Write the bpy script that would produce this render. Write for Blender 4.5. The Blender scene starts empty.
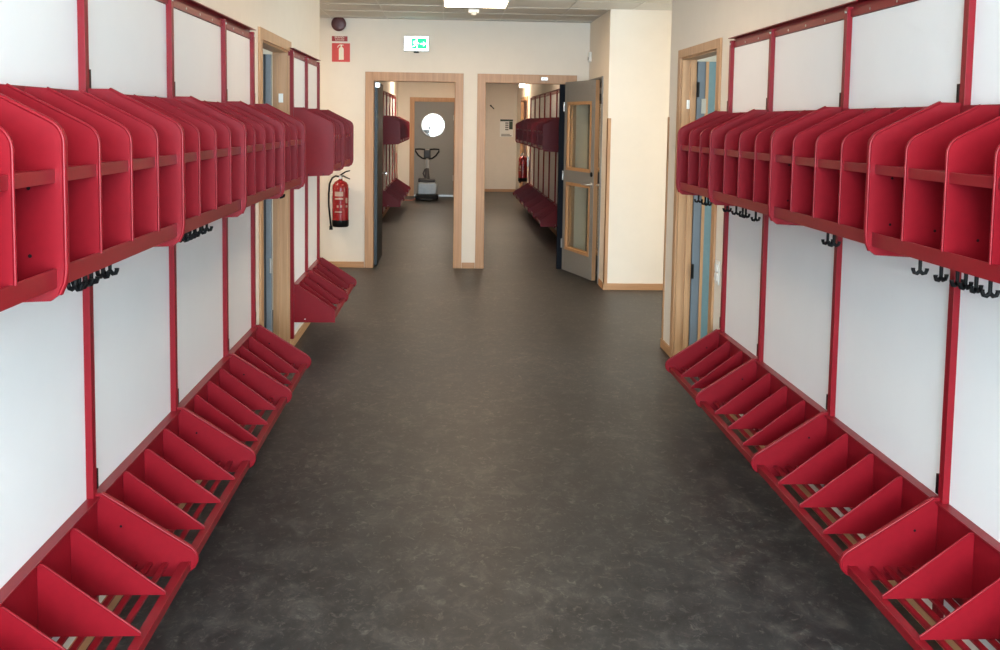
import bpy, math, random
from mathutils import Vector, Matrix
PI = math.pi
SC = bpy.context.scene
COL = SC.collection
random.seed(4)

# ------------------------------------------------------------------ materials
def lin(c):
    return tuple(((v/255)/12.92 if v/255 <= .04045 else ((v/255+.055)/1.055)**2.4) for v in c)

def new_mat(name):
    m = bpy.data.materials.new(name); m.use_nodes = True
    nt = m.node_tree
    return m, nt, nt.nodes['Principled BSDF']

def plain(name, rgb, rough=.5, metal=0., var=.04, scale=40., bump=0., spec=.5):
    """procedural paint: slight colour variation and optional fine bump"""
    m, nt, b = new_mat(name)
    N = nt.nodes; L = nt.links
    tc = N.new('ShaderNodeTexCoord')
    nz = N.new('ShaderNodeTexNoise'); nz.inputs['Scale'].default_value = scale; nz.inputs['Detail'].default_value = 3
    L.new(tc.outputs['Object'], nz.inputs['Vector'])
    cr = N.new('ShaderNodeValToRGB')
    c = lin(rgb)
    cr.color_ramp.elements[0].color = (*[v*(1-var) for v in c], 1)
    cr.color_ramp.elements[1].color = (*[min(1, v*(1+var)) for v in c], 1)
    cr.color_ramp.elements[0].position = .35; cr.color_ramp.elements[1].position = .65
    L.new(nz.outputs['Fac'], cr.inputs['Fac']); L.new(cr.outputs['Color'], b.inputs['Base Color'])
    b.inputs['Roughness'].default_value = rough; b.inputs['Metallic'].default_value = metal
    b.inputs['Specular IOR Level'].default_value = spec
    if bump:
        bp = N.new('ShaderNodeBump'); bp.inputs['Strength'].default_value = bump; bp.inputs['Distance'].default_value = .002
        L.new(nz.outputs['Fac'], bp.inputs['Height']); L.new(bp.outputs['Normal'], b.inputs['Normal'])
    return m

def emit(name, rgb, s):
    m, nt, b = new_mat(name)
    b.inputs['Base Color'].default_value = (*lin(rgb), 1)
    b.inputs['Emission Color'].default_value = (*lin(rgb), 1)
    b.inputs['Emission Strength'].default_value = s
    return m

def wood(name, a, b_, axis='Z'):
    m, nt, b = new_mat(name); N = nt.nodes; L = nt.links
    tc = N.new('ShaderNodeTexCoord'); mp = N.new('ShaderNodeMapping')
    sc = {'Z': (30, 30, 1.5), 'Y': (30, 1.5, 30), 'X': (1.5, 30, 30)}[axis]
    mp.inputs['Scale'].default_value = sc
    nz = N.new('ShaderNodeTexNoise'); nz.inputs['Scale'].default_value = 1.6; nz.inputs['Detail'].default_value = 5
    L.new(tc.outputs['Object'], mp.inputs['Vector']); L.new(mp.outputs['Vector'], nz.inputs['Vector'])
    cr = N.new('ShaderNodeValToRGB')
    cr.color_ramp.elements[0].color = (*lin(a), 1); cr.color_ramp.elements[1].color = (*lin(b_), 1)
    cr.color_ramp.elements[0].position = .3; cr.color_ramp.elements[1].position = .7
    L.new(nz.outputs['Fac'], cr.inputs['Fac']); L.new(cr.outputs['Color'], b.inputs['Base Color'])
    b.inputs['Roughness'].default_value = .42
    return m

def floor_mat():
    m, nt, b = new_mat('linoleum'); N = nt.nodes; L = nt.links
    tc = N.new('ShaderNodeTexCoord'); mp = N.new('ShaderNodeMapping')
    mp.inputs['Scale'].default_value = (1.0, .75, 1)
    L.new(tc.outputs['Object'], mp.inputs['Vector'])
    def noise(s, d, dist=0., r=.6):
        n = N.new('ShaderNodeTexNoise'); n.inputs['Scale'].default_value = s; n.inputs['Detail'].default_value = d
        n.inputs['Distortion'].default_value = dist; n.inputs['Roughness'].default_value = r
        L.new(mp.outputs['Vector'], n.inputs['Vector']); return n
    n1 = noise(8., 9, .5, .75); n2 = noise(30., 6, 1.0, .75); n3 = noise(1.1, 3)
    cr = N.new('ShaderNodeValToRGB'); e = cr.color_ramp.elements
    e[0].position = .34; e[0].color = (*lin((30, 30, 32)), 1)
    e[1].position = .70; e[1].color = (*lin((86, 82, 78)), 1)
    k = e.new(.52); k.color = (*lin((52, 52, 52)), 1)
    L.new(n1.outputs['Fac'], cr.inputs['Fac'])
    cr2 = N.new('ShaderNodeValToRGB'); e = cr2.color_ramp.elements
    e[0].position = .54; e[0].color = (0, 0, 0, 1); e[1].position = .78; e[1].color = (1, 1, 1, 1)
    L.new(n2.outputs['Fac'], cr2.inputs['Fac'])
    mx = N.new('ShaderNodeMix'); mx.data_type = 'RGBA'
    L.new(cr2.outputs['Color'], mx.inputs['Factor']); L.new(cr.outputs['Color'], mx.inputs['A'])
    mx.inputs['B'].default_value = (*lin((114, 110, 105)), 1)
    cr3 = N.new('ShaderNodeValToRGB'); e = cr3.color_ramp.elements
    e[0].position = .35; e[0].color = (.74, .75, .78, 1); e[1].position = .66; e[1].color = (1.18, 1.15, 1.10, 1)
    L.new(n3.outputs['Fac'], cr3.inputs['Fac'])
    mu = N.new('ShaderNodeMix'); mu.data_type = 'RGBA'; mu.blend_type = 'MULTIPLY'; mu.inputs['Factor'].default_value = 1
    L.new(mx.outputs['Result'], mu.inputs['A']); L.new(cr3.outputs['Color'], mu.inputs['B'])
    L.new(mu.outputs['Result'], b.inputs['Base Color'])
    mr = N.new('ShaderNodeMapRange'); mr.inputs['To Min'].default_value = .36; mr.inputs['To Max'].default_value = .52
    L.new(n1.outputs['Fac'], mr.inputs['Value']); L.new(mr.outputs['Result'], b.inputs['Roughness'])
    bp = N.new('ShaderNodeBump'); bp.inputs['Strength'].default_value = .12; bp.inputs['Distance'].default_value = .001
    L.new(n2.outputs['Fac'], bp.inputs['Height']); L.new(bp.outputs['Normal'], b.inputs['Normal'])
    b.inputs['Specular IOR Level'].default_value = .38
    return m

def glass_mat(name, tint, mixf=.75):
    m = bpy.data.materials.new(name); m.use_nodes = True; nt = m.node_tree; N = nt.nodes; L = nt.links
    N.remove(N['Principled BSDF'])
    out = N['Material Output']
    t = N.new('ShaderNodeBsdfTransparent'); t.inputs['Color'].default_value = (*lin(tint), 1)
    g = N.new('ShaderNodeBsdfGlossy'); g.inputs['Roughness'].default_value = .03
    lw = N.new('ShaderNodeLayerWeight'); lw.inputs['Blend'].default_value = .5
    pw = N.new('ShaderNodeMath'); pw.operation = 'POWER'; pw.inputs[1].default_value = 5.; L.new(lw.outputs['Facing'], pw.inputs[0])
    fr = N.new('ShaderNodeMath'); fr.operation = 'MULTIPLY_ADD'; fr.inputs[1].default_value = .9; fr.inputs[2].default_value = .06; L.new(pw.outputs[0], fr.inputs[0])
    mx = N.new('ShaderNodeMixShader')
    L.new(fr.outputs[0], mx.inputs['Fac']); L.new(t.outputs['BSDF'], mx.inputs[1]); L.new(g.outputs['BSDF'], mx.inputs[2])
    L.new(mx.outputs['Shader'], out.inputs['Surface'])
    return m

M = dict(
    red=plain('red_powder_coat', (126, 17, 28), .34, var=.03, scale=60, bump=.03, spec=.22),
    white_wall=plain('wall_paint', (232, 224, 212), .6, var=.01, scale=8),
    board=plain('white_laminate', (236, 236, 238), .38, var=.008, scale=5),
    ceil=plain('ceiling_tile', (205, 202, 194), .8, var=.02, scale=90),
    tbar=plain('grid_bar', (196, 192, 182), .3, var=.01),
    wood=wood('beech_z', (172, 129, 90), (192, 149, 108), 'Z'),
    wood_y=wood('beech_y', (172, 129, 90), (192, 149, 108), 'Y'),
    wood_x=wood('beech_x', (172, 129, 90), (192, 149, 108), 'X'),
    black=plain('black_plastic', (9, 9, 10), .5, spec=.2),
    floor=floor_mat(),
    grey_door=plain('grey_door_paint', (128, 128, 126), .45, var=.02),
    silver_grey=plain('silver_grey_paint', (120, 128, 138), .35),
    teal_paint=plain('teal_paint', (108, 138, 146), .35),
    blue_grey=plain('blue_grey_paint', (104, 114, 124), .4, var=.02),
    dark_teal=plain('dark_teal_leaf', (8, 26, 34), .4, var=.03),
    navy=plain('navy_paint', (12, 18, 28), .7, var=.03, spec=.15),
    steel=plain('brushed_steel', (190, 190, 188), .28, 1., var=.03),
    white_plastic=plain('white_plastic', (235, 235, 230), .35, var=.01),
    label_pale=plain('label_pale', (176, 150, 140), .5),
    ext_red=plain('extinguisher_red', (138, 18, 26), .25, var=.02),
    sign_red=plain('sign_red', (208, 62, 56), .45, var=.02),
    sign_dark=plain('sign_dark_red', (150, 28, 34), .45, var=.02),
    sign_white=plain('sign_white', (240, 232, 212), .5, var=.01),
    plum=plain('dark_plum_plastic', (84, 40, 42), .38, var=.04),
    glass=glass_mat('clear_glass', (244, 246, 242)),
    teal_glass=glass_mat('teal_glass', (150, 196, 208)),
    lamp=emit('lamp_diffuser', (255, 220, 180), 12.),
    exit_green=emit('exit_green', (0, 205, 95), 1.5),
    exit_white=emit('exit_white', (225, 245, 255), 3.2),
    paper=plain('paper', (244, 244, 240), .5, var=.02),
    green=plain('dark_green_print', (44, 66, 50), .5),
    grey_print=plain('grey_print', (120, 120, 116), .5),
    silver=plain('silver_plastic', (138, 146, 150), .3, .2, var=.05, scale=14),
    dark_grey=plain('dark_grey_plastic', (44, 46, 50), .45),
    cable=plain('cable_pink', (176, 110, 100), .5),
    concrete=plain('concrete', (62, 64, 68), .8, var=.1, scale=6),
    asphalt=plain('asphalt', (110, 110, 110), .9, var=.1, scale=6),
)

# ------------------------------------------------------------------ mesh builder
class MB:
    def __init__(s): s.v = []; s.f = []; s.m = []; s.sm = []
    def add(s, vs, fs, mi=0, smooth=False):
        o = len(s.v); s.v += [tuple(p) for p in vs]
        for f in fs: s.f.append([i+o for i in f]); s.m.append(mi); s.sm.append(smooth)
    def box(s, x0, x1, y0, y1, z0, z1, mi=0):
        x0, x1 = sorted((x0, x1)); y0, y1 = sorted((y0, y1)); z0, z1 = sorted((z0, z1))
        s.add([(x0,y0,z0),(x1,y0,z0),(x1,y1,z0),(x0,y1,z0),(x0,y0,z1),(x1,y0,z1),(x1,y1,z1),(x0,y1,z1)],
              [(0,3,2,1),(4,5,6,7),(0,1,5,4),(1,2,6,5),(2,3,7,6),(3,0,4,7)], mi)
    def prism_xz(s, poly, y0, y1, mi=0):     # outline in (x,z), thick in y
        n = len(poly)
        s.add([(x, y0, z) for x, z in poly]+[(x, y1, z) for x, z in poly],
              [list(range(n)), list(range(2*n-1, n-1, -1))]+[(i, i+n, (i+1) % n+n, (i+1) % n) for i in range(n)], mi)
    def tube(s, pts, r, n=6, mi=0, closed=False):
        pts = [Vector(p) for p in pts]; rings = []
        rr = r if isinstance(r, (list, tuple)) else [r]*len(pts)
        up = Vector((0, 0, 1)); prev = None
        for i, p in enumerate(pts):
            a = pts[max(i-1, 0)]; b = pts[min(i+1, len(pts)-1)]
            t = (b-a).normalized()
            if prev is None:
                u = t.cross(up)
                if u.length < 1e-3: u = t.cross(Vector((1, 0, 0)))
            else:
                u = prev-t*prev.dot(t)
            u.normalize(); prev = u; w = t.cross(u)
            rings.append([p+u*math.cos(2*PI*k/n)*rr[i]+w*math.sin(2*PI*k/n)*rr[i] for k in range(n)])
        vs = [q for g in rings for q in g]; fs = []
        for i in range(len(pts)-1):
            for k in range(n):
                a = i*n+k; b = i*n+(k+1) % n
                fs.append((a, b, b+n, a+n))
        s.add(vs, fs, mi, True)
        s.add(rings[0], [list(range(n))[::-1]], mi); s.add(rings[-1], [list(range(n))], mi)
    def lathe(s, prof, c=(0, 0, 0), n=28, mi=0, axis='z'):   # prof: (r, h)
        vs = []
        for r, h in prof:
            for k in range(n):
                a = 2*PI*k/n; x = r*math.cos(a); y = r*math.sin(a)
                if axis == 'z': vs.append((c[0]+x, c[1]+y, c[2]+h))
                elif axis == 'y': vs.append((c[0]+x, c[1]+h, c[2]+y))
                else: vs.append((c[0]+h, c[1]+x, c[2]+y))
        fs = []
        for i in range(len(prof)-1):
            for k in range(n):
                a = i*n+k; b = i*n+(k+1) % n; fs.append((a, b, b+n, a+n))
        s.add(vs, fs, mi, True)
        s.add(vs[:n], [list(range(n))[::-1]], mi); s.add(vs[-n:], [list(range(n))], mi)
    def mesh(s, name, mats):
        me = bpy.data.meshes.new(name); me.from_pydata(s.v, [], s.f)
        for m in (mats if isinstance(mats, (list, tuple)) else [mats]): me.materials.append(m)
        for i, p in enumerate(me.polygons): p.material_index = s.m[i]; p.use_smooth = s.sm[i]
        import bmesh
        bm = bmesh.new(); bm.from_mesh(me); bmesh.ops.recalc_face_normals(bm, faces=bm.faces); bm.to_mesh(me); bm.free()
        return me
    def obj(s, name, mats, parent=None, bevel=0.):
        o = bpy.data.objects.new(name, s.mesh(name, mats)); COL.objects.link(o)
        if parent: o.parent = parent
        if bevel:
            b = o.modifiers.new('bevel', 'BEVEL'); b.width = bevel; b.segments = 2; b.limit_method = 'ANGLE'
        return o

def tag(o, label=None, cat=None, group=None, kind=None):
    if label: o['label'] = label
    if cat: o['category'] = cat
    if group: o['group'] = group
    if kind: o['kind'] = kind
    return o
def empty(name, loc=(0, 0, 0), rz=0):
    o = bpy.data.objects.new(name, None); COL.objects.link(o); o.location = loc; o.rotation_euler = (0, 0, rz); o.empty_display_size = .05
    return o
def copy_tree(o, parent=None):
    c = o.copy(); COL.objects.link(c)
    if parent: c.parent = parent
    for ch in [x for x in bpy.data.objects if x.parent == o]: copy_tree(ch, c)
    return c
def S(o): o['kind'] = 'structure'; return o

# ------------------------------------------------------------------ the room
WL, WR = -1.098, 1.573           # side wall faces
CL, CR = -1.060, 1.535           # front plane of the uprights
YB, YN = 11.33, -2.4             # far partition, wall behind the camera
YLE, YRE = 8.83, 7.35            # where the side walls end
ZC = 2.715
YA, YR = 22.3, 24.0              # far room walls
T = .10

def wallx(name, X0, X1, y0, y1, holes=(), z1=ZC):
    m = MB(); y = y0
    for (a, b, c, d) in sorted(holes):
        if a > y: m.box(X0, X1, y, a, 0, z1)
        if c > 0: m.box(X0, X1, a, b, 0, c)
        if d < z1: m.box(X0, X1, a, b, d, z1)
        y = b
    if y < y1: m.box(X0, X1, y, y1, 0, z1)
    return S(m.obj(name, M['white_wall']))
def wally(name, Y0, Y1, x0, x1, holes=(), z1=ZC):
    m = MB(); x = x0
    for (a, b, c, d) in sorted(holes):
        if a > x: m.box(x, a, Y0, Y1, 0, z1)
        if c > 0: m.box(a, b, Y0, Y1, 0, c)
        if d < z1: m.box(a, b, Y0, Y1, d, z1)
        x = b
    if x < x1: m.box(x, x1, Y0, Y1, 0, z1)
    return S(m.obj(name, M['white_wall']))

m = MB(); m.box(-5, 5.2, YN-.2, 24.2, -.1, 0); S(m.obj('floor', M['floor']))
m = MB(); m.box(-5, 5.2, YN-.2, 24.2, ZC, ZC+.1); S(m.obj('ceiling', M['ceil']))
# suspended ceiling grid
m = MB()
gx = [-.07+.605*k for k in range(-2, 4)]
gy = [9.93+.6*k for k in range(-20, 3)]
for x in gx:
    if x < WL+.1: m.box(x-.007, x+.007, YLE+.05, YB, ZC-.004, ZC+.001)
    elif x > WR-.05: m.box(x-.007, x+.007, YRE+.02, 9.9, ZC-.004, ZC+.001)
    else: m.box(x-.007, x+.007, YN, YB, ZC-.004, ZC+.001)
for y in gy:
    m.box(WL, 1.52, y-.007, y+.007, ZC-.0045, ZC+.001)
for y in [8.13+.6*k for k in range(0, 3)]: m.box(1.53, 4.4, y-.007, y+.007, ZC-.0045, ZC+.001)
for y in [9.33, 9.93, 10.53, 11.13]: m.box(-3.9, WL, y-.007, y+.007, ZC-.0045, ZC+.001)
S(m.obj('trim_1', M['tbar']))

LD = (6.08, 7.12, 0, 2.095)      # left side door opening
RD = (6.00, 6.985, 0, 2.088)
wallx('wall_left', WL-T, WL, YN, YLE, [LD])
wallx('wall_right', WR, WR+T, YN, YRE, [RD])
DOORS = [(-.845, .085, 0, 2.07), (.375, 1.325, 0, 2.07)]
wally('wall_far', YB, YB+T, -4, 1.53, DOORS)
wally('wall_behind_camera', YN-.1, YN, -1.2, 1.7, [(-.95, 1.4, .8, 2.6)])
# recesses left and right
wally('wall_recess_left', YLE-T, YLE, -4, WL-T)
wallx('wall_recess_left_end', -4.1, -4, YLE-T, YB+T)
wally('wall_recess_right', YRE-T, YRE, WR+T, 4.5)
wallx('wall_recess_right_end', 4.5, 4.6, YRE-T, YB+T, [(7.6, 9.7, .3, 2.3)])
COLX = 1.533
wally('wall_column_front', 9.93, 10.03, COLX, 4.5)
wallx('wall_column_side', COLX, COLX+T, 10.03, YB+T, [(10.3, 11.25, 0, 2.1)])
wally('wall_column_room', YB, YB+T, COLX+T, 4.5)
# side rooms
wallx('wall_left_room', -4.1, -4, 3.4, YLE-T, [(5.4, 8.2, .9, 2.2)])
wally('wall_left_room_near', 3.4, 3.5, -4, WL-T)
wallx('wall_right_room', 4.5, 4.6, 3.4, YRE-T, [(4.2, 6.9, .7, 2.3)])
wally('wall_right_room_near', 3.4, 3.5, WR+T, 4.5)
# rooms beyond the partition
wallx('wall_far_left', WL-T, WL, YB+T, YA+T)
wallx('wall_partition', .29, .35, YB+T, YR+T)
DH = (-.79, .15, 0, 2.11)
wally('wall_far_left_end', YA, YA+T, -1.098, .29, [DH])
WR3 = 1.573
wallx('wall_far_right', WR3, WR3+T, YB+T, YR, [(20.75, 22.5, 0, 2.10)])
wallx('wall_far_right_room', 3.2, 3.3, 19.5, YR)
wally('wall_far_right_end', YR, YR+T, .35, 3.3)
wally('wall_far_right_room_near', 19.5, 19.6, WR3+T, 3.3)

# baseboards
BH, BT = .065, .012
def bbx(name, X, sgn, segs):
    m = MB()
    for a, b in segs: m.box(X, X+sgn*BT, a, b, 0, BH)
    S(m.obj(name, M['wood_y'], bevel=.002))
def bby(name, Y, segs):
    m = MB()
    for a, b in segs: m.box(a, b, Y-BT, Y, 0, BH)
    S(m.obj(name, M['wood_x'], bevel=.002))
bbx('baseboard_left', WL, 1, [(YN, 5.99), (7.21, YLE+BT)])
bbx('baseboard_right', WR, -1, [(YN, 5.97), (7.045, YRE+BT)])
bby('baseboard_far', YB, [(-4, -.92), (.155, .30), (1.40, COLX)])
bby('baseboard_column', 9.93, [(COLX-BT, 4.5)])
bbx('baseboard_column_side', COLX, -1, [(9.93, 10.23)])
bbx('baseboard_far_left', WL, 1, [(YB+T, YA)])
bby('baseboard_far_left_end', YA, [(WL, -.86)])
bby('baseboard_far_right_end', YR, [(.35, WR3)])
bbx('baseboard_far_right', WR3, -1, [(YB+T, 20.66), (22.59, YR)])
# wood corner guards
def guard(name, x, y, sx, sy):
    m = MB(); m.box(x, x+sx*.03, y, y+sy*(-.005), BH, 1.675); m.box(x, x-sx*.005, y-.005, y+.03, BH, 1.675)
    S(m.obj(name, M['wood'], bevel=.001))
m = MB(); m.box(COLX-.006, COLX+.03, 9.924, 9.93, BH, 1.675); m.box(COLX-.006, COLX, 9.924, 9.96, BH, 1.675); S(m.obj('trim_2', M['wood']))
m = MB(); m.box(WR-.006, WR+.03, YRE, YRE+.006, BH, 1.675); m.box(WR-.006, WR, YRE-.03, YRE+.006, BH, 1.675); S(m.obj('trim_3', M['wood']))

# window behind the camera (daylight for the corridor)
w = S(empty('window_1', (.225, YN-.05, 1.70)))
m = MB()
for x0, x1, z0, z1 in ((-1.175, -1.11, -.90, .90), (1.11, 1.175, -.90, .90), (-1.11, 1.11, -.90, -.83), (-1.11, 1.11, .83, .90), (-.03, .03, -.83, .83)):
    m.box(x0, x1, -.04, .04, z0, z1)
m.obj('window_frame', M['wood'], w)
m = MB(); m.box(-1.11, 1.11, -.004, .004, -.83, .83); m.obj('pane', M['glass'], w)
def side_window(name, X, y0, y1, z0, z1):
    w = S(empty(name, (X, (y0+y1)/2, (z0+z1)/2))); a = (y1-y0)/2; b = (z1-z0)/2
    m = MB(); m.box(-.04, .04, -a, -a+.06, -b, b); m.box(-.04, .04, a-.06, a, -b, b); m.box(-.04, .04, -a+.06, a-.06, -b, -b+.06); m.box(-.04, .04, -a+.06, a-.06, b-.06, b)
    m.box(-.04, .04, -.03, .03, -b+.06, b-.06); m.obj('window_frame', M['wood'], w)
    m = MB(); m.box(-.004, .004, -a+.06, a-.06, -b+.06, b-.06); m.obj('pane', M['glass'], w)
side_window('window_2', -4.05, 5.4, 8.2, .9, 2.2)
side_window('window_3', 4.55, 4.2, 6.9, .7, 2.3)
side_window('window_4', 4.55, 7.6, 9.7, .3, 2.3)

# ------------------------------------------------------------------ doors
def frame_x(parent, X, sgn, op, aw=.085, thick=.10, mat='wood'):
    """beech lining and architrave of an opening in a side wall; X wall face, sgn points into the wall; local to (X, ymid, 0)"""
    y0, y1, _, zt = op; ym = (y0+y1)/2; a = (y1-y0)/2
    m = MB(); j = .028
    m.box(0, sgn*thick, -a, -a+j, 0, zt-j); m.box(0, sgn*thick, a-j, a, 0, zt-j); m.box(0, sgn*thick, -a, a, zt-j, zt)
    m.obj('jamb', M[mat], parent, .002)
    m = MB(); o = aw-.018
    m.box(0, -sgn*.014, -a-o, -a+.018, 0, zt+o-.018); m.box(0, -sgn*.014, a-.018, a+o, 0, zt+o-.018); m.box(0, -sgn*.014, -a+.018, a-.018, zt-.018, zt+o-.018)
    # rebate stop
    m.box(sgn*.055, sgn*.075, -a+j, -a+j+.012, 0, zt-j); m.box(sgn*.055, sgn*.075, a-j-.012, a-j, 0, zt-j)
    m.obj('architrave', M[mat], parent, .002)

def glazed_leaf(parent, W, H, col, th=.045, stile=.11, top=.2, mid=(.985, 1.115), bot=.24, bead=.03, glass='glass', handle=True, hx=None):
    """leaf hinged at local x=0, running to x=W, thickness y 0..th, z .01..H"""
    e = empty('leaf'); e.parent = parent
    m = MB()
    m.box(0, stile, 0, th, .01, H); m.box(W-stile, W, 0, th, .01, H)
    m.box(stile, W-stile, 0, th, .01, bot); m.box(stile, W-stile, 0, th, *mid); m.box(stile, W-stile, 0, th, H-top, H)
    leaf = m.obj('leaf_frame', col, parent, .002)
    m = MB(); g = MB()
    for z0, z1 in ((bot, mid[0]), (mid[1], H-top)):
        for ya, yb in ((-.006, th*.4), (th*.6, th+.006)):
            m.box(stile, stile+bead, ya, yb, z0, z1); m.box(W-stile-bead, W-stile, ya, yb, z0, z1)
            m.box(stile+bead, W-stile-bead, ya, yb, z0, z0+bead); m.box(stile+bead, W-stile-bead, ya, yb, z1-bead, z1)
        g.box(stile+.005, W-stile-.005, th*.42, th*.58, z0+.005, z1-.005)
    m.obj('glazing_bead', M['wood'], parent); g.obj('glass_pane', M[glass], parent)
    bpy.data.objects.remove(e)
    if handle:
        m = MB(); x = W-.055
        for s_, yy in ((-1, 0), (1, th)):
            m.lathe([(.026, 0), (.026, .008*s_), (.02, .01*s_)], (x, yy, .995), 18, axis='y')
            m.tube([(x, yy, .995), (x, yy+s_*.05, .995), (x-.02, yy+s_*.06, .995), (x-.125, yy+s_*.058, .992)], [.009, .009, .01, .008], 8)
        m.obj('handle', M['steel'], parent)
        m = MB()
        for s_, yy in ((-1, 0), (1, th)): m.lathe([(.024, 0), (.024, .010*s_), (.012, .012*s_)], (x+.005, yy, 1.10), 18, axis='y')
        m.obj('lock_cylinder', M['black'], parent)
    return leaf

# left side door (wall_left)
d = S(empty('door_1', (WL, 6.6, 0)))
frame_x(d, WL, -1, (6.08, 7.12, 0, 2.095))
sub = empty('open_leaf', (-.105, .465, 0)); sub.parent = d; sub.rotation_euler = (0, 0, PI)
bpy.data.objects.remove(sub)
def leaf_in_wall(parent, lx, ly, rot, W, H, col, glass, **k):
    """builds leaf meshes with a baked rotation so they are direct children of the door"""
    before = set(bpy.data.objects)
    glazed_leaf(parent, W, H, col, glass=glass, **k)
    R = Matrix.Translation((lx, ly, 0)) @ Matrix.Rotation(rot, 4, 'Z')
    for o in set(bpy.data.objects)-before:
        if o.type == 'MESH': o.data.transform(R)
def mirror_leaf(parent, lx, ly, W, H, col, glass, sx, **k):
    before = set(bpy.data.objects)
    glazed_leaf(parent, W, H, col, glass=glass, **k)
    for o in set(bpy.data.objects)-before:
        if o.type == 'MESH':
            for v in o.data.vertices: v.co.x = lx+sx*v.co.x; v.co.y = ly+v.co.y
            if sx < 0: o.data.flip_normals()
def side_leaf(d, sx, x0, y0, W, edge, strip, panel, sw, tw):
    X = lambda v: x0+sx*v
    m = MB(); m.box(X(0), X(sw), y0, y0+.042, .01, 2.05); m.box(X(W-.09), X(W), y0, y0+.042, .01, 2.05); m.obj('leaf_frame', edge, d, .002)
    m = MB(); m.box(X(sw), X(sw+tw), y0-.004, y0+.046, .01, 2.05); m.obj('edge_strip', strip, d)
    m = MB(); m.box(X(sw+tw), X(W-.09), y0+.006, y0+.036, .01, 2.05); m.obj('door_panel', panel, d)
    m = MB(); xh = W-.05
    m.lathe([(.024, 0), (.024, -.008)], (X(xh), y0, 1.0), 16, axis='y'); m.tube([(X(xh), y0, 1.0), (X(xh), y0-.05, 1.0), (X(xh-.11), y0-.055, 1.0)], .009, 8); m.obj('handle', M['steel'], d)
side_leaf(d, -1, -.103, .44, .92, M['silver_grey'], M['dark_grey'], M['grey_door'], .035, .012)
m = MB()
for z in (.62,): m.tube([(-.108, .432, z-.05), (-.108, .432, z+.05)], .008, 10)
m.obj('hinge', M['steel'], d)
m = MB(); m.box(-.055, -.025, .467, .472, 1.73, 1.79); m.obj('strike_plate', M['white_plastic'], d)
# right side door (wall_right)
d = S(empty('door_2', (WR, 6.4925, 0)))
frame_x(d, WR, 1, (6.00, 6.985, 0, 2.088), aw=.075)
side_leaf(d, 1, .103, .455, .84, M['blue_grey'], M['wood'], M['teal_paint'], .056, .02)
m = MB(); m.box(.135, .165, .450, .455, 1.70, 1.80); m.obj('lock_plate', M['steel'], d)
m = MB()
for z in (.62, 1.86): m.tube([(.108, .446, z-.05), (.108, .446, z+.05)], .009, 10)
m.obj('hinge', M['black'], d)
m = MB(); m.box(.035, .07, .4595, .4645, 1.73, 1.79); m.obj('strike_plate', M['white_plastic'], d)

# far doorways in the partition: lining and architrave
def frame_y(parent, x0, x1, zt, ox0, ox1, oz, mats='wood'):
    m = MB(); j = .025
    m.box(x0, x0+j, 0, T, 0, zt-j); m.box(x1-j, x1, 0, T, 0, zt-j); m.box(x0, x1, 0, T, zt-j, zt)
    m.obj('jamb', M['wood'], parent, .002)
    m = MB()
    m.box(ox0, x0+.02, -.015, 0, 0, oz); m.box(x1-.02, ox1, -.015, 0, 0, oz); m.box(x0+.02, x1-.02, -.015, 0, zt-.02, oz)
    m.obj('architrave', M['wood'], parent, .002)
d = S(empty('door_3', (0, YB, 0)))
frame_y(d, -.845, .085, 2.07, -.914, .152, 2.1435)
# dark leaf swung away into the room beyond
m = MB(); m.box(-.83, -.785, T+.005, T+.90, .01, 2.04); m.obj('leaf', M['dark_teal'], d, .002)
m = MB(); m.box(-.81, -.76, T-.035, T+.0, 1.98, 2.03); m.box(-.80, -.77, T-.02, T+.03, 1.99, 2.01); m.obj('door_closer', M['steel'], d)
m = MB(); m.tube([(-.785, T+.83, 1.0), (-.735, T+.83, 1.0), (-.73, T+.72, 1.0)], .009, 8); m.obj('handle', M['steel'], d)
d = S(empty('door_4', (0, YB, 0)))
frame_y(d, .375, 1.325, 2.07, .304, 1.395, 2.1435)
m = MB(); m.box(1.212, 1.30, .01, .06, .0, 2.045); m.obj('side_panel', M['navy'], d, .002)
# leaf swung open towards the corridor
hx, hy = 1.262, -.06
ang = math.atan2(-.83, .216)
before = set(bpy.data.objects)
glazed_leaf(d, .858, 2.065, M['grey_door'], stile=.088, bead=.032, top=.215, bot=.245)
Rm = Matrix.Translation((hx, hy, 0)) @ Matrix.Rotation(ang, 4, 'Z')
for o in set(bpy.data.objects)-before:
    o.data.transform(Rm)
m = MB(); m.box(.8585, .862, .002, .043, .012, 2.063)
o = m.obj('edge_strip', M['wood'], d); o.data.transform(Rm)
m = MB()
for z in (.3, 1.05, 1.8): m.tube([(-.006, -.006, z-.05), (-.006, -.006, z+.05)], .008, 8)
o = m.obj('hinge', M['steel'], d); o.data.transform(Rm)
m = MB(); m.box(1.0, 1.07, -.045, -.012, 2.085, 2.115); m.tube([(1.03, -.04, 2.105), (1.02, -.09, 2.10)], .008, 8)
m.obj('door_closer', M['steel'], d)
# glazed door in the side of the column
d = S(empty('door_5', (COLX, 10.775, 0)))
frame_x(d, COLX, 1, (10.3, 11.25, 0, 2.10), aw=.03, mat='grey_door')
before = set(bpy.data.objects)
glazed_leaf(d, .885, 2.06, M['dark_grey'], stile=.09, glass='glass')
Rm = Matrix.Translation((.04, .44, 0)) @ Matrix.Rotation(-PI/2, 4, 'Z')
for o in set(bpy.data.objects)-before: o.data.transform(Rm)
m = MB(); m.box(.0, .035, -.36, -.14, 1.93, 1.985); m.obj('door_closer', M['steel'], d, .004)
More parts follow.
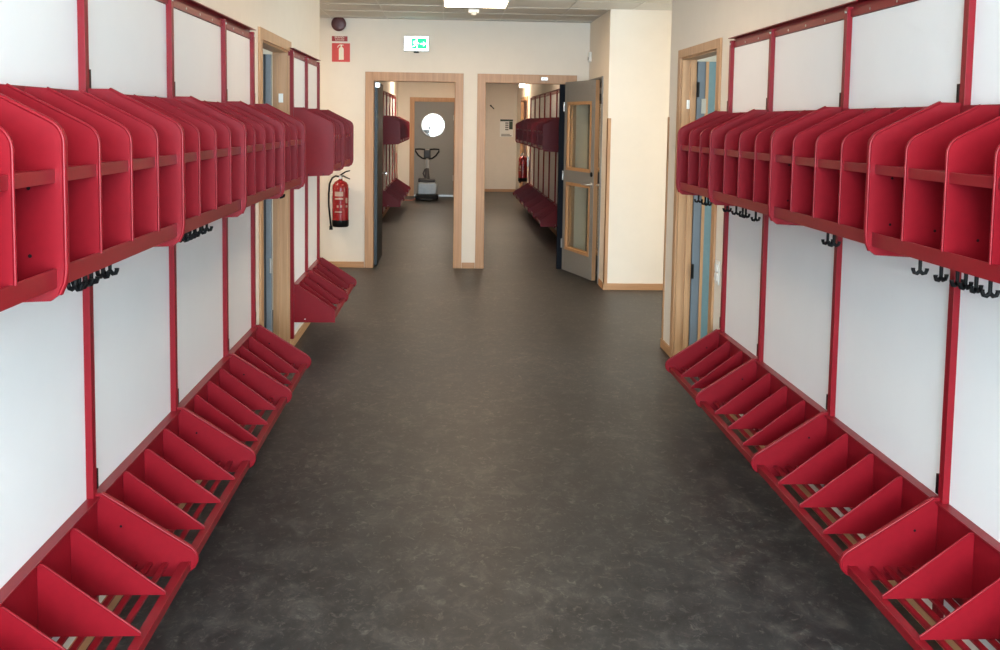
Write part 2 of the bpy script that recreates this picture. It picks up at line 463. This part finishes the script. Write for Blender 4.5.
# far grey door with the round window
d = S(empty('door_6', (0, YA, 0)))
frame_y(d, -.77, .13, 2.06, -.845, .20, 2.125)
cx, cz, rr = -.345, 1.535, .245
m = MB(); n = 48
outer = []
W0, W1, H0, H1 = -.745, .105, .03, 2.035
def rectpt(a):
    c, s = math.cos(a), math.sin(a)
    tx = ((W1-cx)/c if c > 1e-9 else (W0-cx)/c if c < -1e-9 else 1e9); tz = ((H1-cz)/s if s > 1e-9 else (H0-cz)/s if s < -1e-9 else 1e9)
    t = min(tx, tz); return (cx+t*c, cz+t*s)
angs = [2*PI*k/n for k in range(n)]+[math.atan2(z-cz, x-cx) % (2*PI) for x in (W0, W1) for z in (H0, H1)]
angs = sorted(angs); n = len(angs)
vs = []
for y in (.02, .065):
    for a in angs: vs.append((cx+rr*math.cos(a), y, cz+rr*math.sin(a)))
    for a in angs: x, z = rectpt(a); vs.append((x, y, z))
fs = []
for k in range(n):
    q = (k+1) % n
    fs += [(k, q, n+q, n+k), (2*n+k, 3*n+k, 3*n+q, 2*n+q), (k, 2*n+k, 2*n+q, q), (n+k, n+q, 3*n+q, 3*n+k)]
m.add(vs, fs); m.obj('leaf', M['grey_door'], d)
m = MB(); ring = [(cx+(rr+.005)*math.cos(2*PI*k/40), .016, cz+(rr+.005)*math.sin(2*PI*k/40)) for k in range(41)]
m.tube(ring, .012, 8); m.obj('porthole_ring', M['steel'], d)
m = MB(); m.lathe([(rr, 0), (rr, .006)], (cx, .04, cz), 40, axis='y'); m.obj('glass_pane', M['glass'], d)
m = MB(); m.box(-.745, .105, -.02, .07, 0, .025); m.obj('threshold', M['steel'], d)
m = MB()
for z in (.4, 1.7): m.tube([(.1, .012, z-.06), (.1, .012, z+.06)], .01, 8)
m.obj('hinge', M['steel'], d)
# dark side door in the far right room
d = S(empty('door_7', (WR3, 21.625, 0)))
frame_x(d, WR3, 1, (20.75, 22.5, 0, 2.10), aw=.09)
m = MB(); m.box(.05, .09, -.84, .84, .01, 2.07); m.obj('leaf', M['plum'], d)

# ------------------------------------------------------------------ coat units
# profile coordinates: d = distance from the upright's front plane into the corridor
def arc(cx, cz, r, a0, a1, n=5): return [(cx+r*math.cos(math.radians(a0+(a1-a0)*i/n)), cz+r*math.sin(math.radians(a0+(a1-a0)*i/n))) for i in range(n+1)]
PLATE = [(0, 1.70), (.062, 1.70)]+arc(.222, 1.565, .05, 64, 0, 5)+[(.272, 1.30), (.269, 1.275), (.258, 1.250), (.240, 1.236), (.03, 1.226), (0, 1.226)]
DIV = [(0.004, 1.688), (.058, 1.688)]+arc(.214, 1.556, .048, 64, 0, 5)+[(.262, 1.305), (.249, 1.305), (.249, 1.270), (.004, 1.270)]
BPLATE = [(0, .478), (.018, .478)]+arc(.262, .272, .041, 57, -95, 8)+[(.232, .216), (0, .214)]
BNEAR = [(0, .478), (.018, .478), (.282, .300), (.282, .212), (0, .212)]
BDIV = [(.006, .458), (.020, .458), (.268, .272), (.268, .264), (.006, .264)]

def plate(m, prof, s, y0, y1, bead=None, nb=None, r=.0044):
    pr_ = [(s*d_, z) for d_, z in prof]
    m.prism_xz(pr_, y0, y1, 0)
    if bead: m.tube([(s*prof[i][0], (y0+y1)/2, prof[i][1]) for i in range(bead[0], bead[1])], r, 6, 0)
def dots(m, s, y, pts, mi=1):
    for d_, z in pts: m.lathe([(.0042, -.0006), (.0042, .0006)], (s*d_, y, z), 8, mi, 'y')

MESH = {}
PT = .0045
def cubby_parts(s, n):
    """origin: upright front plane, far end of the module; s=+1 left wall (d towards +x), -1 right wall; n compartments"""
    key = ('c', s, n)
    if key in MESH: return MESH[key]
    p = .2363; Lm = p*n; out = []
    m = MB(); plate(m, PLATE, s, -PT, 0, (1, 11)); plate(m, PLATE, s, -PT-.0075, -PT-.003, (1, 11)); dots(m, s, -PT-.0075, [(.20, 1.33), (.20, 1.47), (.05, 1.64)])
    out.append(('side_panel', m.mesh('side_panel', [M['red'], M['black']])))
    for k in range(1, n):
        m = MB(); plate(m, DIV, s, -k*p-.0015, -k*p+.0015, (1, 9), r=.0036); dots(m, s, -k*p-.0015, [(.17, 1.335)])
        out.append(('divider', m.mesh('divider', [M['red'], M['black']])))
    y0, y1 = -Lm+.0005, -PT-.008
    m = MB(); m.box(s*.0, s*.003, y0, y1, 1.228, 1.690); m.box(s*-.016, 0, y0+.002, -.032, 1.688, 1.692)
    out.append(('back_panel', m.mesh('back_panel', M['red'])))
    for nm, zt, zl in (('lower_shelf', 1.3035, 1.2645), ('upper_shelf', 1.508, 1.482)):
        m = MB(); zs = zl+.002 if nm == 'lower_shelf' else zt-.004
        m.box(s*.003, s*.252, y0, y1, zs, zs+.002)
        m.box(s*.250, s*.254, y0, y1, zl, zt); m.tube([(s*.252, y0, zt), (s*.252, y1, zt)], .0025, 6); m.box(s*.236, s*.252, y0, y1, zl, zl+.002)
        out.append((nm, m.mesh(nm, M['red'])))
    m = MB(); m.box(s*.146, s*.164, y0, y1, 1.250, 1.2645); out.append(('hook_rail', m.mesh('hook_rail', M['dark_grey'])))
    MESH[key] = out; return out
def bench_parts(s, n):
    key = ('b', s, n)
    if key in MESH: return MESH[key]
    p = .2363; Lm = p*n; out = []
    m = MB(); plate(m, BPLATE, s, -PT, 0, (1, 11)); plate(m, BPLATE, s, -PT-.0075, -PT-.003, (1, 11)); dots(m, s, -PT-.0075, [(.075, .375)])
    out.append(('side_panel', m.mesh('bench_side_panel', [M['red'], M['black']])))
    for k in range(1, n):
        m = MB(); plate(m, BDIV, s, -k*p-.0015, -k*p+.0015, (0, 3), r=.0032)
        out.append(('divider', m.mesh('bench_divider', M['red'])))
    y0, y1 = -Lm+.0005, -PT-.008
    m = MB(); m.box(s*.002, s*.005, y0, y1, .214, .466); m.box(0, s*.014, y0, y1, .464, .468); m.box(s*-.019, 0, y0+.002, -.032, .464, .468); m.tube([(s*.014, y0, .466), (s*.014, y1, .466)], .0024, 6)
    out.append(('back_panel', m.mesh('bench_back_panel', M['red'])))
    m = MB()
    for dc in (.022, .068, .114, .160, .207):
        m.box(s*(dc-.0085), s*(dc+.0085), y0, y1, .258, .261); m.box(s*(dc-.0085), s*(dc-.0075), y0, y1, .253, .258); m.box(s*(dc+.0075), s*(dc+.0085), y0, y1, .253, .258)
    out.append(('slatted_base', m.mesh('slatted_base', M['red'])))
    m = MB(); m.box(s*.254, s*.282, y0, y1, .259, .263); m.box(s*.279, s*.283, y0, y1, .238, .262); m.tube([(s*.281, y0, .262), (s*.281, y1, .262)], .003, 6); m.box(s*.254, s*.257, y0, y1, .253, .260)
    out.append(('front_rail', m.mesh('front_rail', M['red'])))
    MESH[key] = out; return out
def near_plate(kind, s, n):
    key = ('n', kind, s, n)
    if key in MESH: return MESH[key]
    Lm = .2363*n; m = MB()
    if kind == 'c':
        plate(m, PLATE, s, -Lm-.004, -Lm, (1, 11)); dots(m, s, -Lm-.004, [(.20, 1.245), (.1, 1.242)])
    else:
        plate(m, BNEAR, s, -Lm-.004, -Lm, (1, 3)); dots(m, s, -Lm-.004, [(.075, .235)], 2)
    MESH[key] = m.mesh('end_panel', [M['red'], M['black'], M['white_plastic']]); return MESH[key]

def hook_mesh():
    m = MB()
    m.lathe([(.009, 0), (.009, -.008), (.005, -.01)], (0, 0, 1.2505), 10)
    m.tube([(0, 0, 1.245), (0, 0, 1.206)], [.0055, .005], 8)
    for sx in (-1, 1):
        m.tube([(0, 0, 1.206), (sx*.008, 0, 1.198), (sx*.0155, 0, 1.2), (sx*.019, 0, 1.209), (sx*.019, 0, 1.214)], [.006, .006, .0058, .0058, .0065], 7)
    return m.mesh('coat_hook', M['black'])
HOOK = hook_mesh()

ORD = ['nearest', 'second', 'third', 'fourth', 'fifth', 'sixth', 'seventh']
def link(nm, me, parent, loc=(0, 0, 0), rz=0):
    o = bpy.data.objects.new(nm, me); COL.objects.link(o); o.parent = parent; o.location = loc; o.rotation_euler = (0, 0, rz); return o

def board_mesh(Lm, z0=.12, z1=2.045):
    m = MB(); m.box(-.004, .004, -Lm/2, Lm/2, z0, z1); return m.mesh('backing_board', M['board'])
def post_mesh(s):
    key = ('p', s)
    if key not in MESH:
        m = MB(); m.box(0, s*-.023, -.030, 0, .10, 2.085)
        for z in (.3, 1.9): m.box(s*-.023, s*-.0375, -.022, -.008, z, z+.03)
        m.tube([(s*-.001, -.0285, .101), (s*-.001, -.0285, 2.084)], .002, 6); m.tube([(s*-.001, -.0015, .101), (s*-.001, -.0015, 2.084)], .002, 6)
        m.lathe([(.006, 0), (.006, s*.004), (.003, s*.005)], (0, -.015, 2.066), 10, 1, 'x')
        for z in (.66, 1.14): m.lathe([(.0035, .0), (.0035, .001)], (s*-.006, .0, z), 8, 1, 'y')
        MESH[key] = m.mesh('upright_post', [M['red'], M['steel']])
        m = MB(); m.box(s*-.018, s*-.002, .0005, .024, 0, .062); MESH[('k', s)] = m.mesh('clip', M['black'])
    return MESH[key]

def unit(s, X, ends, ns, where, gtag, hooks=None, near=True):
    """a run of coat modules; ends: far end y of each module"""
    hooks = hooks or {}
    names = ORD
    N = len(ends)
    def o(i):
        if N == 2: return ('nearer', 'farther')[i]
        return names[i] if i < N-1 else 'farthest'
    first = ends[0]-.2363*ns[0]
    posts = [first]+list(ends)
    for i, (y, n) in enumerate(zip(ends, ns)):
        c = tag(empty('cubby_shelf', (X, y, 0)), f'red metal {"four" if n==4 else "three"}-compartment cubby shelf {where}, {o(i)} from camera', 'cubby shelf', 'cubby shelves '+gtag)
        for nm, me in cubby_parts(s, n): link(nm, me, c)
        if i == 0 and near: link('side_panel', near_plate('c', s, n), c)
        for hy in hooks.get(i, ()):
            link('coat_hook', HOOK, c, (s*.155, hy-y, 0), random.uniform(-.5, .5))
        b = tag(empty('shoe_rack', (X, y, 0)), f'low red slatted shoe rack {where}, {o(i)} from camera', 'shoe rack', 'shoe racks '+gtag)
        for nm, me in bench_parts(s, n): link(nm, me, b)
        if i == 0 and near: link('side_panel', near_plate('b', s, n), b)
        a0 = posts[i]; Lb = y-.032-a0
        bo = bpy.data.objects.new('backing_board', board_mesh(Lb)); COL.objects.link(bo); bo.location = (X-s*.0240, a0+.0010+Lb/2, 0)
        tag(bo, f'tall white backing board {where}, {o(i)} from camera', 'board', 'backing boards '+gtag)
    NP = len(posts)
    for i, y in enumerate(posts):
        p = bpy.data.objects.new('upright_post', post_mesh(s)); COL.objects.link(p); p.location = (X, y, 0)
        w_ = 'nearest' if i == 0 else ('farthest' if i == NP-1 else names[i])
        tag(p, f'narrow red upright post {where}, {w_} from camera', 'post', 'upright posts '+gtag)
        for z in (1.695, .483): link('clip', MESH[('k', s)], p, (0, 0, z))
    m = MB(); y0, y1 = posts[0]-.03, posts[-1]+.012
    yc = (y0+y1)/2; a, b = y0-yc, y1-yc
    m.box(s*-.034, s*-.0125, a, b, 2.047, 2.074); m.box(s*-.034, s*-.028, a, b, 2.074, 2.098); m.box(s*-.034, s*.006, a, b, 2.096, 2.100)
    for i in range(int((b-a)/.23)): m.lathe([(.005, 0), (.005, .002)], (s*-.0125-(.002 if s < 0 else 0), a+.12+.23*i, 2.060), 8, 1, 'x')
    r = m.obj('top_rail', [M['red'], M['steel']]); r.location = (X, yc, 0)
    tag(r, f'dark red top rail joining the upright posts {where}', 'rail')

P4 = .2363*4; P3 = .2363*3
EL = [3.11-P4, 3.11, 3.11+P4, 3.11+2*P4, 3.11+2*P4+P3]
ER = [3.05-P4, 3.05, 3.05+P4, 3.05+2*P4, 3.05+2*P4+P3]
unit(1, CL, EL, [4, 4, 4, 4, 3], 'on near left wall', 'on the near left wall',
     {1: [2.53, 2.56, 2.60, 2.645, 2.734, 2.79], 2: [3.55, 3.60, 3.65, 3.71, 3.80, 3.90], 4: [5.56, 5.62]})
unit(-1, CR, ER, [4, 4, 4, 4, 3], 'on near right wall', 'on the near right wall',
     {1: [2.53, 2.60, 2.655, 2.70, 2.793, 2.922], 2: [3.60, 3.66], 3: [4.545, 4.70, 4.75, 4.86], 4: [5.02, 5.40, 5.46, 5.61]})
unit(1, CL, [7.84, 7.84+P3], [3, 3], 'on left wall past the side door', 'past the left side door')
unit(1, CL, [17.8+P4*k for k in range(4)], [4, 4, 4, 4], 'seen through the left doorway', 'seen through the left doorway')
unit(-1, CR, [14.85+P4*k for k in range(6)], [4]*6, 'seen through the right doorway', 'seen through the right doorway')

# ------------------------------------------------------------------ ceiling lamps and small fittings
def ceiling_lamp(x, y, label, on=True, w_=.6, em='lamp'):
    e = tag(empty('ceiling_lamp', (x, y, ZC)), label, 'ceiling lamp', 'square ceiling lamps')
    m = MB(); h = w_/2
    for a, b, c, d_ in ((-h, h, -h, -h+.015), (-h, h, h-.015, h), (-h, -h+.015, -h+.015, h-.015), (h-.015, h, -h+.015, h-.015)): m.box(a, b, c, d_, -.013, -.002)
    m.obj('frame', M['white_plastic'], e)
    m = MB(); m.box(-h+.015, h-.015, -h+.015, h-.015, -.011, -.003); m.obj('diffuser', M[em], e)
    return e
M['lamp_recess'] = emit('lamp_diffuser_recess', (255, 220, 180), 5.)
M['lamp_low'] = emit('lamp_diffuser_low', (255, 232, 205), 4.)
M['lamp_dim'] = emit('lamp_diffuser_far', (255, 232, 206), 24.)
M['lamp_mid'] = emit('lamp_diffuser_mid', (255, 226, 194), 11.)
ceiling_lamp(.2325, 9.63, 'bright square ceiling lamp in front of the two doorways')
M['added_lamp_near'] = emit('added_lamp_diffuser_near', (255, 246, 238), 15.)
ceiling_lamp(.2325, .63, 'added unseen square ceiling lamp brightening the camera end of the corridor', em='added_lamp_near')  # unseen lamp, added to brighten the nearest cubbies more than the benches
ceiling_lamp(.2325, 5.43, 'square ceiling lamp over the middle of the corridor', em='lamp_mid')
ceiling_lamp(2.9, 8.7, 'square ceiling lamp in the recess on the right', em='lamp_recess')
ceiling_lamp(-2.6, 10.2, 'square ceiling lamp in the recess on the left', em='lamp_dim')
ceiling_lamp(-.4, 15.0, 'square ceiling lamp in the room beyond the left doorway', em='lamp_low')
ceiling_lamp(-.4, 20.0, 'square ceiling lamp near the grey door with the round window', em='lamp_dim')
ceiling_lamp(3.0, 10.6, 'added unseen square ceiling lamp brightening the small room behind the column', em='lamp_dim')  # unseen lamp, added to lighten what shows through the door glass
ceiling_lamp(1.0, 15.0, 'square ceiling lamp in the room beyond the right doorway', em='lamp_low')
ceiling_lamp(1.0, 21.0, 'square ceiling lamp near the poster wall beyond the right doorway', em='lamp_dim')

# presence sensor behind the lamp
e = tag(empty('motion_sensor', (.225, 10.12, ZC)), 'small square white sensor on the ceiling behind the bright lamp', 'sensor')
m = MB(); m.box(-.052, .052, -.045, .045, -.045, -.0045); m.obj('housing', M['white_plastic'], e, .006)
m = MB(); m.lathe([(.030, -.044), (.027, -.056), (.015, -.064), (.002, -.066)], (0, 0, 0), 16); m.obj('lens', M['white_plastic'], e)
# detector in the corner by the column
e = tag(empty('alarm_detector', (COLX, 11.2, 2.34)), 'small white rounded detector on the wall corner beside the column', 'detector')
m = MB(); m.box(-.035, 0, -.035, .035, -.055, .055); m.obj('housing', M['white_plastic'], e, .012)
m = MB(); m.box(-.038, -.03, -.02, .02, -.035, .0); m.obj('lens', M['grey_print'], e, .003)

# alarm bell
e = tag(empty('alarm_bell', (-1.2, YB, 2.650)), 'round dark red alarm bell on the wall above the extinguisher sign', 'alarm bell')
m = MB(); m.lathe([(.05, 0), (.05, -.02)], (0, 0, 0), 24, axis='y'); m.obj('base', M['plum'], e)
m = MB(); m.lathe([(.078, -.02), (.080, -.03), (.078, -.045), (.072, -.049), (.04, -.051), (.012, -.052), (.002, -.052)], (0, 0, 0), 32, axis='y'); m.obj('gong', M['plum'], e)

# extinguisher signs
def text_mesh(body, size, mat, depth=.0006):
    cu = bpy.data.curves.new('t', 'FONT'); cu.body = body; cu.size = size; cu.align_x = 'CENTER'; cu.align_y = 'CENTER'; cu.extrude = depth
    o = bpy.data.objects.new('t', cu); COL.objects.link(o)
    dg = bpy.context.evaluated_depsgraph_get(); me = bpy.data.meshes.new_from_object(o.evaluated_get(dg)); bpy.data.objects.remove(o)
    me.transform(Matrix.Rotation(PI/2, 4, 'X')); me.materials.clear(); me.materials.append(mat); return me
e = tag(empty('extinguisher_sign', (-1.178, YB, 2.345)), 'square red sign with a white fire extinguisher symbol', 'sign')
m = MB(); m.box(-.097, .097, -.004, 0, -.1, .1); m.obj('plate', M['sign_red'], e)
m = MB()
pts = [(-.026, -.078), (.026, -.078), (.026, .038), (.020, .052), (.008, .060), (-.008, .060), (-.020, .052), (-.026, .038)]
m.prism_xz([(x+.004, z) for x, z in pts], -.0055, -.004)
m.prism_xz([(-.004, .062), (.012, .062), (.012, .078), (-.004, .078)], -.0055, -.004)
m.prism_xz([(-.036, .064), (-.030, .074), (-.010, .086), (.030, .084), (.030, .078), (-.006, .078), (-.026, .068), (-.034, .052), (-.040, .054)], -.0055, -.004)
m.obj('symbol', M['sign_white'], e)
e = tag(empty('caption_sign', (-1.192, YB, 2.4925)), 'small dark red text plate above the extinguisher symbol sign', 'sign')
m = MB(); m.box(-.084, .084, -.004, 0, -.0275, .0275); m.obj('plate', M['sign_dark'], e)
o = link('lettering', text_mesh('BRAND-', .030, M['sign_white']), e, (0, -.0048, .013)); 
o = link('lettering', text_mesh('SLÄCKARE', .021, M['sign_white']), e, (0, -.0048, -.013))

# exit sign
e = tag(empty('exit_sign', (-.363, YB, 2.452)), 'glowing green and white emergency exit sign above the left doorway', 'exit sign')
m = MB(); m.box(-.136, .136, -.045, 0, -.083, .083); m.obj('housing', M['white_plastic'], e, .004)
m = MB(); m.box(-.128, .128, -.0475, -.045, -.072, .075)
m.obj('border', M['exit_white'], e)
m = MB(); m.box(-.112, .112, -.0485, -.0475, -.054, .058); m.obj('face', M['exit_green'], e)
m = MB()
y0, y1 = -.0495, -.0485
m.prism_xz([(-.10, -.046), (-.052, -.046), (-.052, .050), (-.10, .050)], y0, y1)           # door
m.prism_xz([(.048, .006), (.075, .006), (.075, .024), (.102, -.001), (.075, -.026), (.075, -.008), (.048, -.008)], y0, y1)  # arrow
m.lathe([(.0095, -.0485), (.0095, -.0495)], (.004, 0, .040), 14, axis='y')
m.prism_xz([(-.020, .028), (.002, .028), (.016, .010), (.030, .004), (.028, -.003), (.010, .000), (.002, .010), (-.002, -.004), (.012, -.020), (.010, -.046), (.001, -.046), (.002, -.026), (-.014, -.014), (-.028, -.034), (-.046, -.036), (-.046, -.028), (-.032, -.026), (-.018, -.004), (-.012, .016), (-.024, .018), (-.030, .002), (-.038, .005), (-.030, .024)], y0, y1)
m.obj('running_figure', M['exit_white'], e)
m = MB(); m.box(-.028, .028, -.06, -.02, -.098, -.083); m.obj('test_button', M['black'], e)

# fire extinguishers
def extinguisher(loc, rz, label):
    e = tag(empty('fire_extinguisher', loc, rz), label, 'fire extinguisher', 'wall-hung fire extinguishers')
    m = MB(); m.lathe([(.078, 0), (.090, .012), (.091, .075)], (0, 0, 0), 28); m.obj('base_boot', M['black'], e)
    m = MB(); m.lathe([(.089, .075), (.089, .42), (.084, .455), (.068, .482), (.042, .500), (.022, .508), (.020, .522)], (0, 0, 0), 28); m.obj('cylinder', M['ext_red'], e)
    m = MB()                                    # label wrapped on the front
    zs = [.15, .16, .172, .215, .238, .26, .30, .318, .335, .385, .395]; an = list(range(-36, 61, 4))
    vs = [(.0905*math.cos(math.radians(t-90)), .0905*math.sin(math.radians(t-90)), z) for z in zs for t in an]
    K = len(an)
    for i in range(len(zs)-1):
        for j in range(K-1):
            white = (i == 8 and an[j] < 22) or (i == 6 and an[j] < 22) or (i == 3 and (-22 <= an[j] < -8 or 2 <= an[j] < 16)) or (i == 1 and an[j] < 14) or (i in (3, 5, 6) and an[j] > 40)
            q = i*K+j; m.f.append([q, q+1, q+K+1, q+K]); m.m.append(1 if white else 0); m.sm.append(True)
    m.v = vs
    m.obj('printed_label', [M['ext_red'], M['label_pale']], e)
    m = MB(); m.lathe([(.022, .522), (.024, .545), (.016, .56), (.006, .562)], (0, 0, 0), 14)
    m.lathe([(.016, -.03), (.016, -.045)], (0, 0, .535), 12, axis='y'); m.obj('valve', M['steel'], e)
    m = MB()
    m.tube([(-.01, 0, .555), (.02, -.01, .575), (.06, -.03, .60), (.105, -.04, .612)], [.008, .008, .007, .006], 8)
    m.tube([(0, 0, .545), (.03, -.01, .552), (.07, -.03, .535), (.105, -.04, .522)], [.008, .008, .007, .006], 8)
    m.obj('squeeze_handle', M['black'], e)
    m = MB(); m.tube([(-.015, -.01, .545), (-.05, -.02, .552), (-.085, -.03, .53), (-.112, -.04, .47), (-.122, -.045, .36), (-.120, -.045, .22), (-.105, -.045, .08), (-.098, -.045, .01)], [.010]*7+[.011], 8)
    m.tube([(-.098, -.045, .01), (-.096, -.045, -.03)], [.017, .020], 10)
    m.obj('hose', M['black'], e)
    m = MB(); m.box(-.03, .03, .085, .110, .30, .50); m.box(-.092, .092, .070, .090, .40, .42); m.obj('wall_bracket', M['steel'], e)
extinguisher((-1.168, YB-.110, .462), 0, 'red fire extinguisher hanging on the wall left of the left doorway')
extinguisher((1.46, 20.25, .46), -PI/2+.0, 'small red fire extinguisher on the right wall seen through the right doorway')

# exit sign beyond the right doorway
e = tag(empty('lit_wall_sign', (WR3, 21.5, 2.40)), 'tiny glowing sign high on the wall beyond the right doorway', 'sign')
m = MB(); m.box(-.13, 0, -.02, .02, -.06, .06); m.obj('housing', M['white_plastic'], e)
m = MB(); m.box(-.122, -.012, -.024, -.02, -.05, .05); m.obj('face', M['exit_white'], e)

# notice on the far wall
e = tag(empty('notice_board', (1.334, YR, 1.488)), 'pale notice with dark green top on the far wall beyond right doorway', 'notice')
m = MB(); m.box(-.155, .155, -.01, 0, -.205, .205); m.obj('sheet', M['paper'], e)
m = MB(); m.box(-.15, .15, -.012, -.01, .155, .20); m.box(.06, .145, -.012, -.01, -.03, .15); m.obj('green_print', M['green'], e)
m = MB()
for k in range(4): m.box(-.03, .045, -.012, -.01, .10-.05*k, .13-.05*k)
m.box(-.12, .12, -.012, -.01, -.19, -.17); m.box(-.12, .08, -.012, -.01, -.155, -.14); m.obj('grey_print', M['grey_print'], e)
e = tag(empty('wall_hook', (.99, YR, 1.97)), 'small dark hook high on the far wall beyond the right doorway', 'hook')
m = MB(); m.lathe([(.02, 0), (.02, -.01)], (-.03, 0, .03), 12, axis='y'); m.tube([(-.03, -.01, .03), (-.01, -.05, .01), (.03, -.06, -.03), (.045, -.05, -.045)], .011, 8); m.obj('arm', M['black'], e)

# socket by the right side door
e = tag(empty('light_switch', (WR, 5.87, .77)), 'small white switch plate on the right wall beside the side door', 'switch')
m = MB(); m.box(-.009, 0, -.042, .042, -.07, .07); m.obj('plate', M['white_plastic'], e, .003)
m = MB(); m.box(-.016, -.009, -.026, .026, .006, .05); m.box(-.016, -.009, -.026, .026, -.05, -.006); m.obj('rocker', M['white_plastic'], e, .002)

# ------------------------------------------------------------------ floor scrubber
e = tag(empty('floor_scrubber', (-.44, 21.1, 0)), 'upright floor scrubbing machine with silver body before the grey door', 'floor machine')
m = MB(); m.box(-.235, .235, -.25, .24, .035, .125); m.obj('brush_deck', M['black'], e, .03)
m = MB(); m.prism_xz([(-.19, .12), (.19, .12), (.215, .20), (.215, .33), (.19, .38), (-.16, .38), (-.19, .33), (-.19, .20)], -.20, .20); m.obj('tank', M['silver'], e, .03)
m = MB(); m.box(-.15, .17, -.17, .17, .38, .44); m.box(-.175, .0, -.1, .1, .37, .46); m.obj('lid', M['dark_grey'], e, .02)
m = MB(); m.tube([(0, .02, .42), (.0, .04, .55), (.0, .06, .66)], [.065, .045, .035], 12); m.tube([(-.03, 0, .44), (-.08, .02, .55), (-.04, .05, .64)], .016, 8); m.obj('neck', M['dark_grey'], e)
m = MB(); m.tube([(0, .06, .655), (0, .09, .83)], .042, 14); m.obj('column', M['silver'], e)
m = MB(); m.box(-.07, .07, .05, .14, .86, 1.04)
m.obj('control_head', M['dark_grey'], e, .02)
m = MB()
for sx in (-1, 1):
    m.tube([(sx*.03, .09, .85), (sx*.10, .07, .86), (sx*.18, .05, .92), (sx*.235, .03, 1.0), (sx*.24, .02, 1.045), (sx*.15, .03, 1.05), (sx*.05, .06, 1.04)], .017, 8)
m.obj('handlebar', M['black'], e)
for sx in (-1, 1):
    m = MB(); m.lathe([(.05, -.02), (.055, -.01), (.055, .01), (.05, .02)], (sx*.20, .22, .055), 18, axis='x'); m.obj('wheel', M['black'], e)
m = MB(); m.tube([(-.20, -.20, .05), (.0, -.27, .03), (.20, -.20, .05)], .018, 8); m.obj('squeegee', M['dark_grey'], e)
# its cable
m = MB(); pts = [(-1.08, 21.4, .95), (-1.075, 21.35, .8), (-1.06, 21.3, .5), (-1.03, 21.2, .25), (-.98, 21.1, .10), (-.90, 20.95, .015), (-.80, 20.9, .012), (-.72, 21.0, .015), (-.66, 21.05, .04)]
m.tube(pts, .011, 8); o = m.obj('power_cable', M['cable']); tag(o, 'thin pinkish cable from the wall down to the floor machine', 'cable')

# low wall outside, seen through the round window
m = MB(); m.box(-6, 6, YA+9, YA+9.3, 0, 1.32); m.box(-6.05, 6.05, YA+8.95, YA+9.35, 1.32, 1.36); m.box(-.62, -.30, YA+8.9, YA+9.4, 0, 1.46)
tag(m.obj('garden_wall', M['concrete']), 'low grey wall outdoors seen through the round window', 'wall', kind='structure')
m = MB(); m.box(-12, 12, 24.25, 60, -.15, -.05); m.box(-12, .28, YA+T, 24.25, -.15, -.05); S(m.obj('ground', M['asphalt']))

# ------------------------------------------------------------------ light
wd = bpy.data.worlds.new('World'); SC.world = wd; wd.use_nodes = True
bg = wd.node_tree.nodes['Background']; bg.inputs['Color'].default_value = (.90, .93, 1.0, 1); bg.inputs['Strength'].default_value = 2.4
def area(name, loc, rot, sx, sy, p, rgb):
    l = bpy.data.lights.new(name, 'AREA'); l.shape = 'RECTANGLE'; l.size = sx; l.size_y = sy; l.energy = p; l.color = rgb
    o = bpy.data.objects.new(name, l); COL.objects.link(o); o.location = loc; o.rotation_euler = rot; return o
area('window_daylight', (.225, YN-.12, 1.70), (PI/2, 0, 0), 2.2, 1.66, 430, (.64, .80, 1.0))      # through window_1, facing +y
area('recess_daylight', (4.62, 8.65, 1.3), (PI/2, 0, PI/2), 2.0, 1.9, 45, (1.0, .90, .80))
area('right_room_daylight', (4.62, 5.55, 1.5), (PI/2, 0, PI/2), 2.5, 1.5, 50, (.80, .92, 1.0))
area('left_room_daylight', (-4.12, 6.8, 1.55), (PI/2, 0, -PI/2), 2.6, 1.2, 25, (.85, .92, 1.0))

# ------------------------------------------------------------------ camera (1000x650, f = 1030 px, principal point lowered crop)
p, y, r = .0854, .0505, .0156
fwd = Vector((math.sin(y)*math.cos(p), math.cos(y)*math.cos(p), -math.sin(p)))
rt = Vector((math.cos(y), -math.sin(y), 0)); up = rt.cross(fwd)
rt2 = rt*math.cos(r)+up*math.sin(r); up2 = -rt*math.sin(r)+up*math.cos(r)
cd = bpy.data.cameras.new('Camera'); co = bpy.data.objects.new('Camera', cd); COL.objects.link(co)
mw = Matrix((( rt2.x, up2.x, -fwd.x, 0), (rt2.y, up2.y, -fwd.y, 0), (rt2.z, up2.z, -fwd.z, 1.62), (0, 0, 0, 1)))
co.matrix_world = mw
cd.sensor_width = 36; cd.lens = 37.08; cd.shift_y = -(325-210.41)/1000; cd.clip_start = .05; cd.clip_end = 200
SC.camera = co
SC.view_settings.view_transform = 'Standard'; SC.view_settings.look = 'None'
SC.view_settings.exposure = 1.03; SC.view_settings.gamma = 1.; SC.view_settings.use_curve_mapping = False
SC.cycles.use_denoising = True
SC.cycles.max_bounces = 8; SC.cycles.diffuse_bounces = 5; SC.cycles.transparent_max_bounces = 12
SC.cycles.sample_clamp_indirect = 6
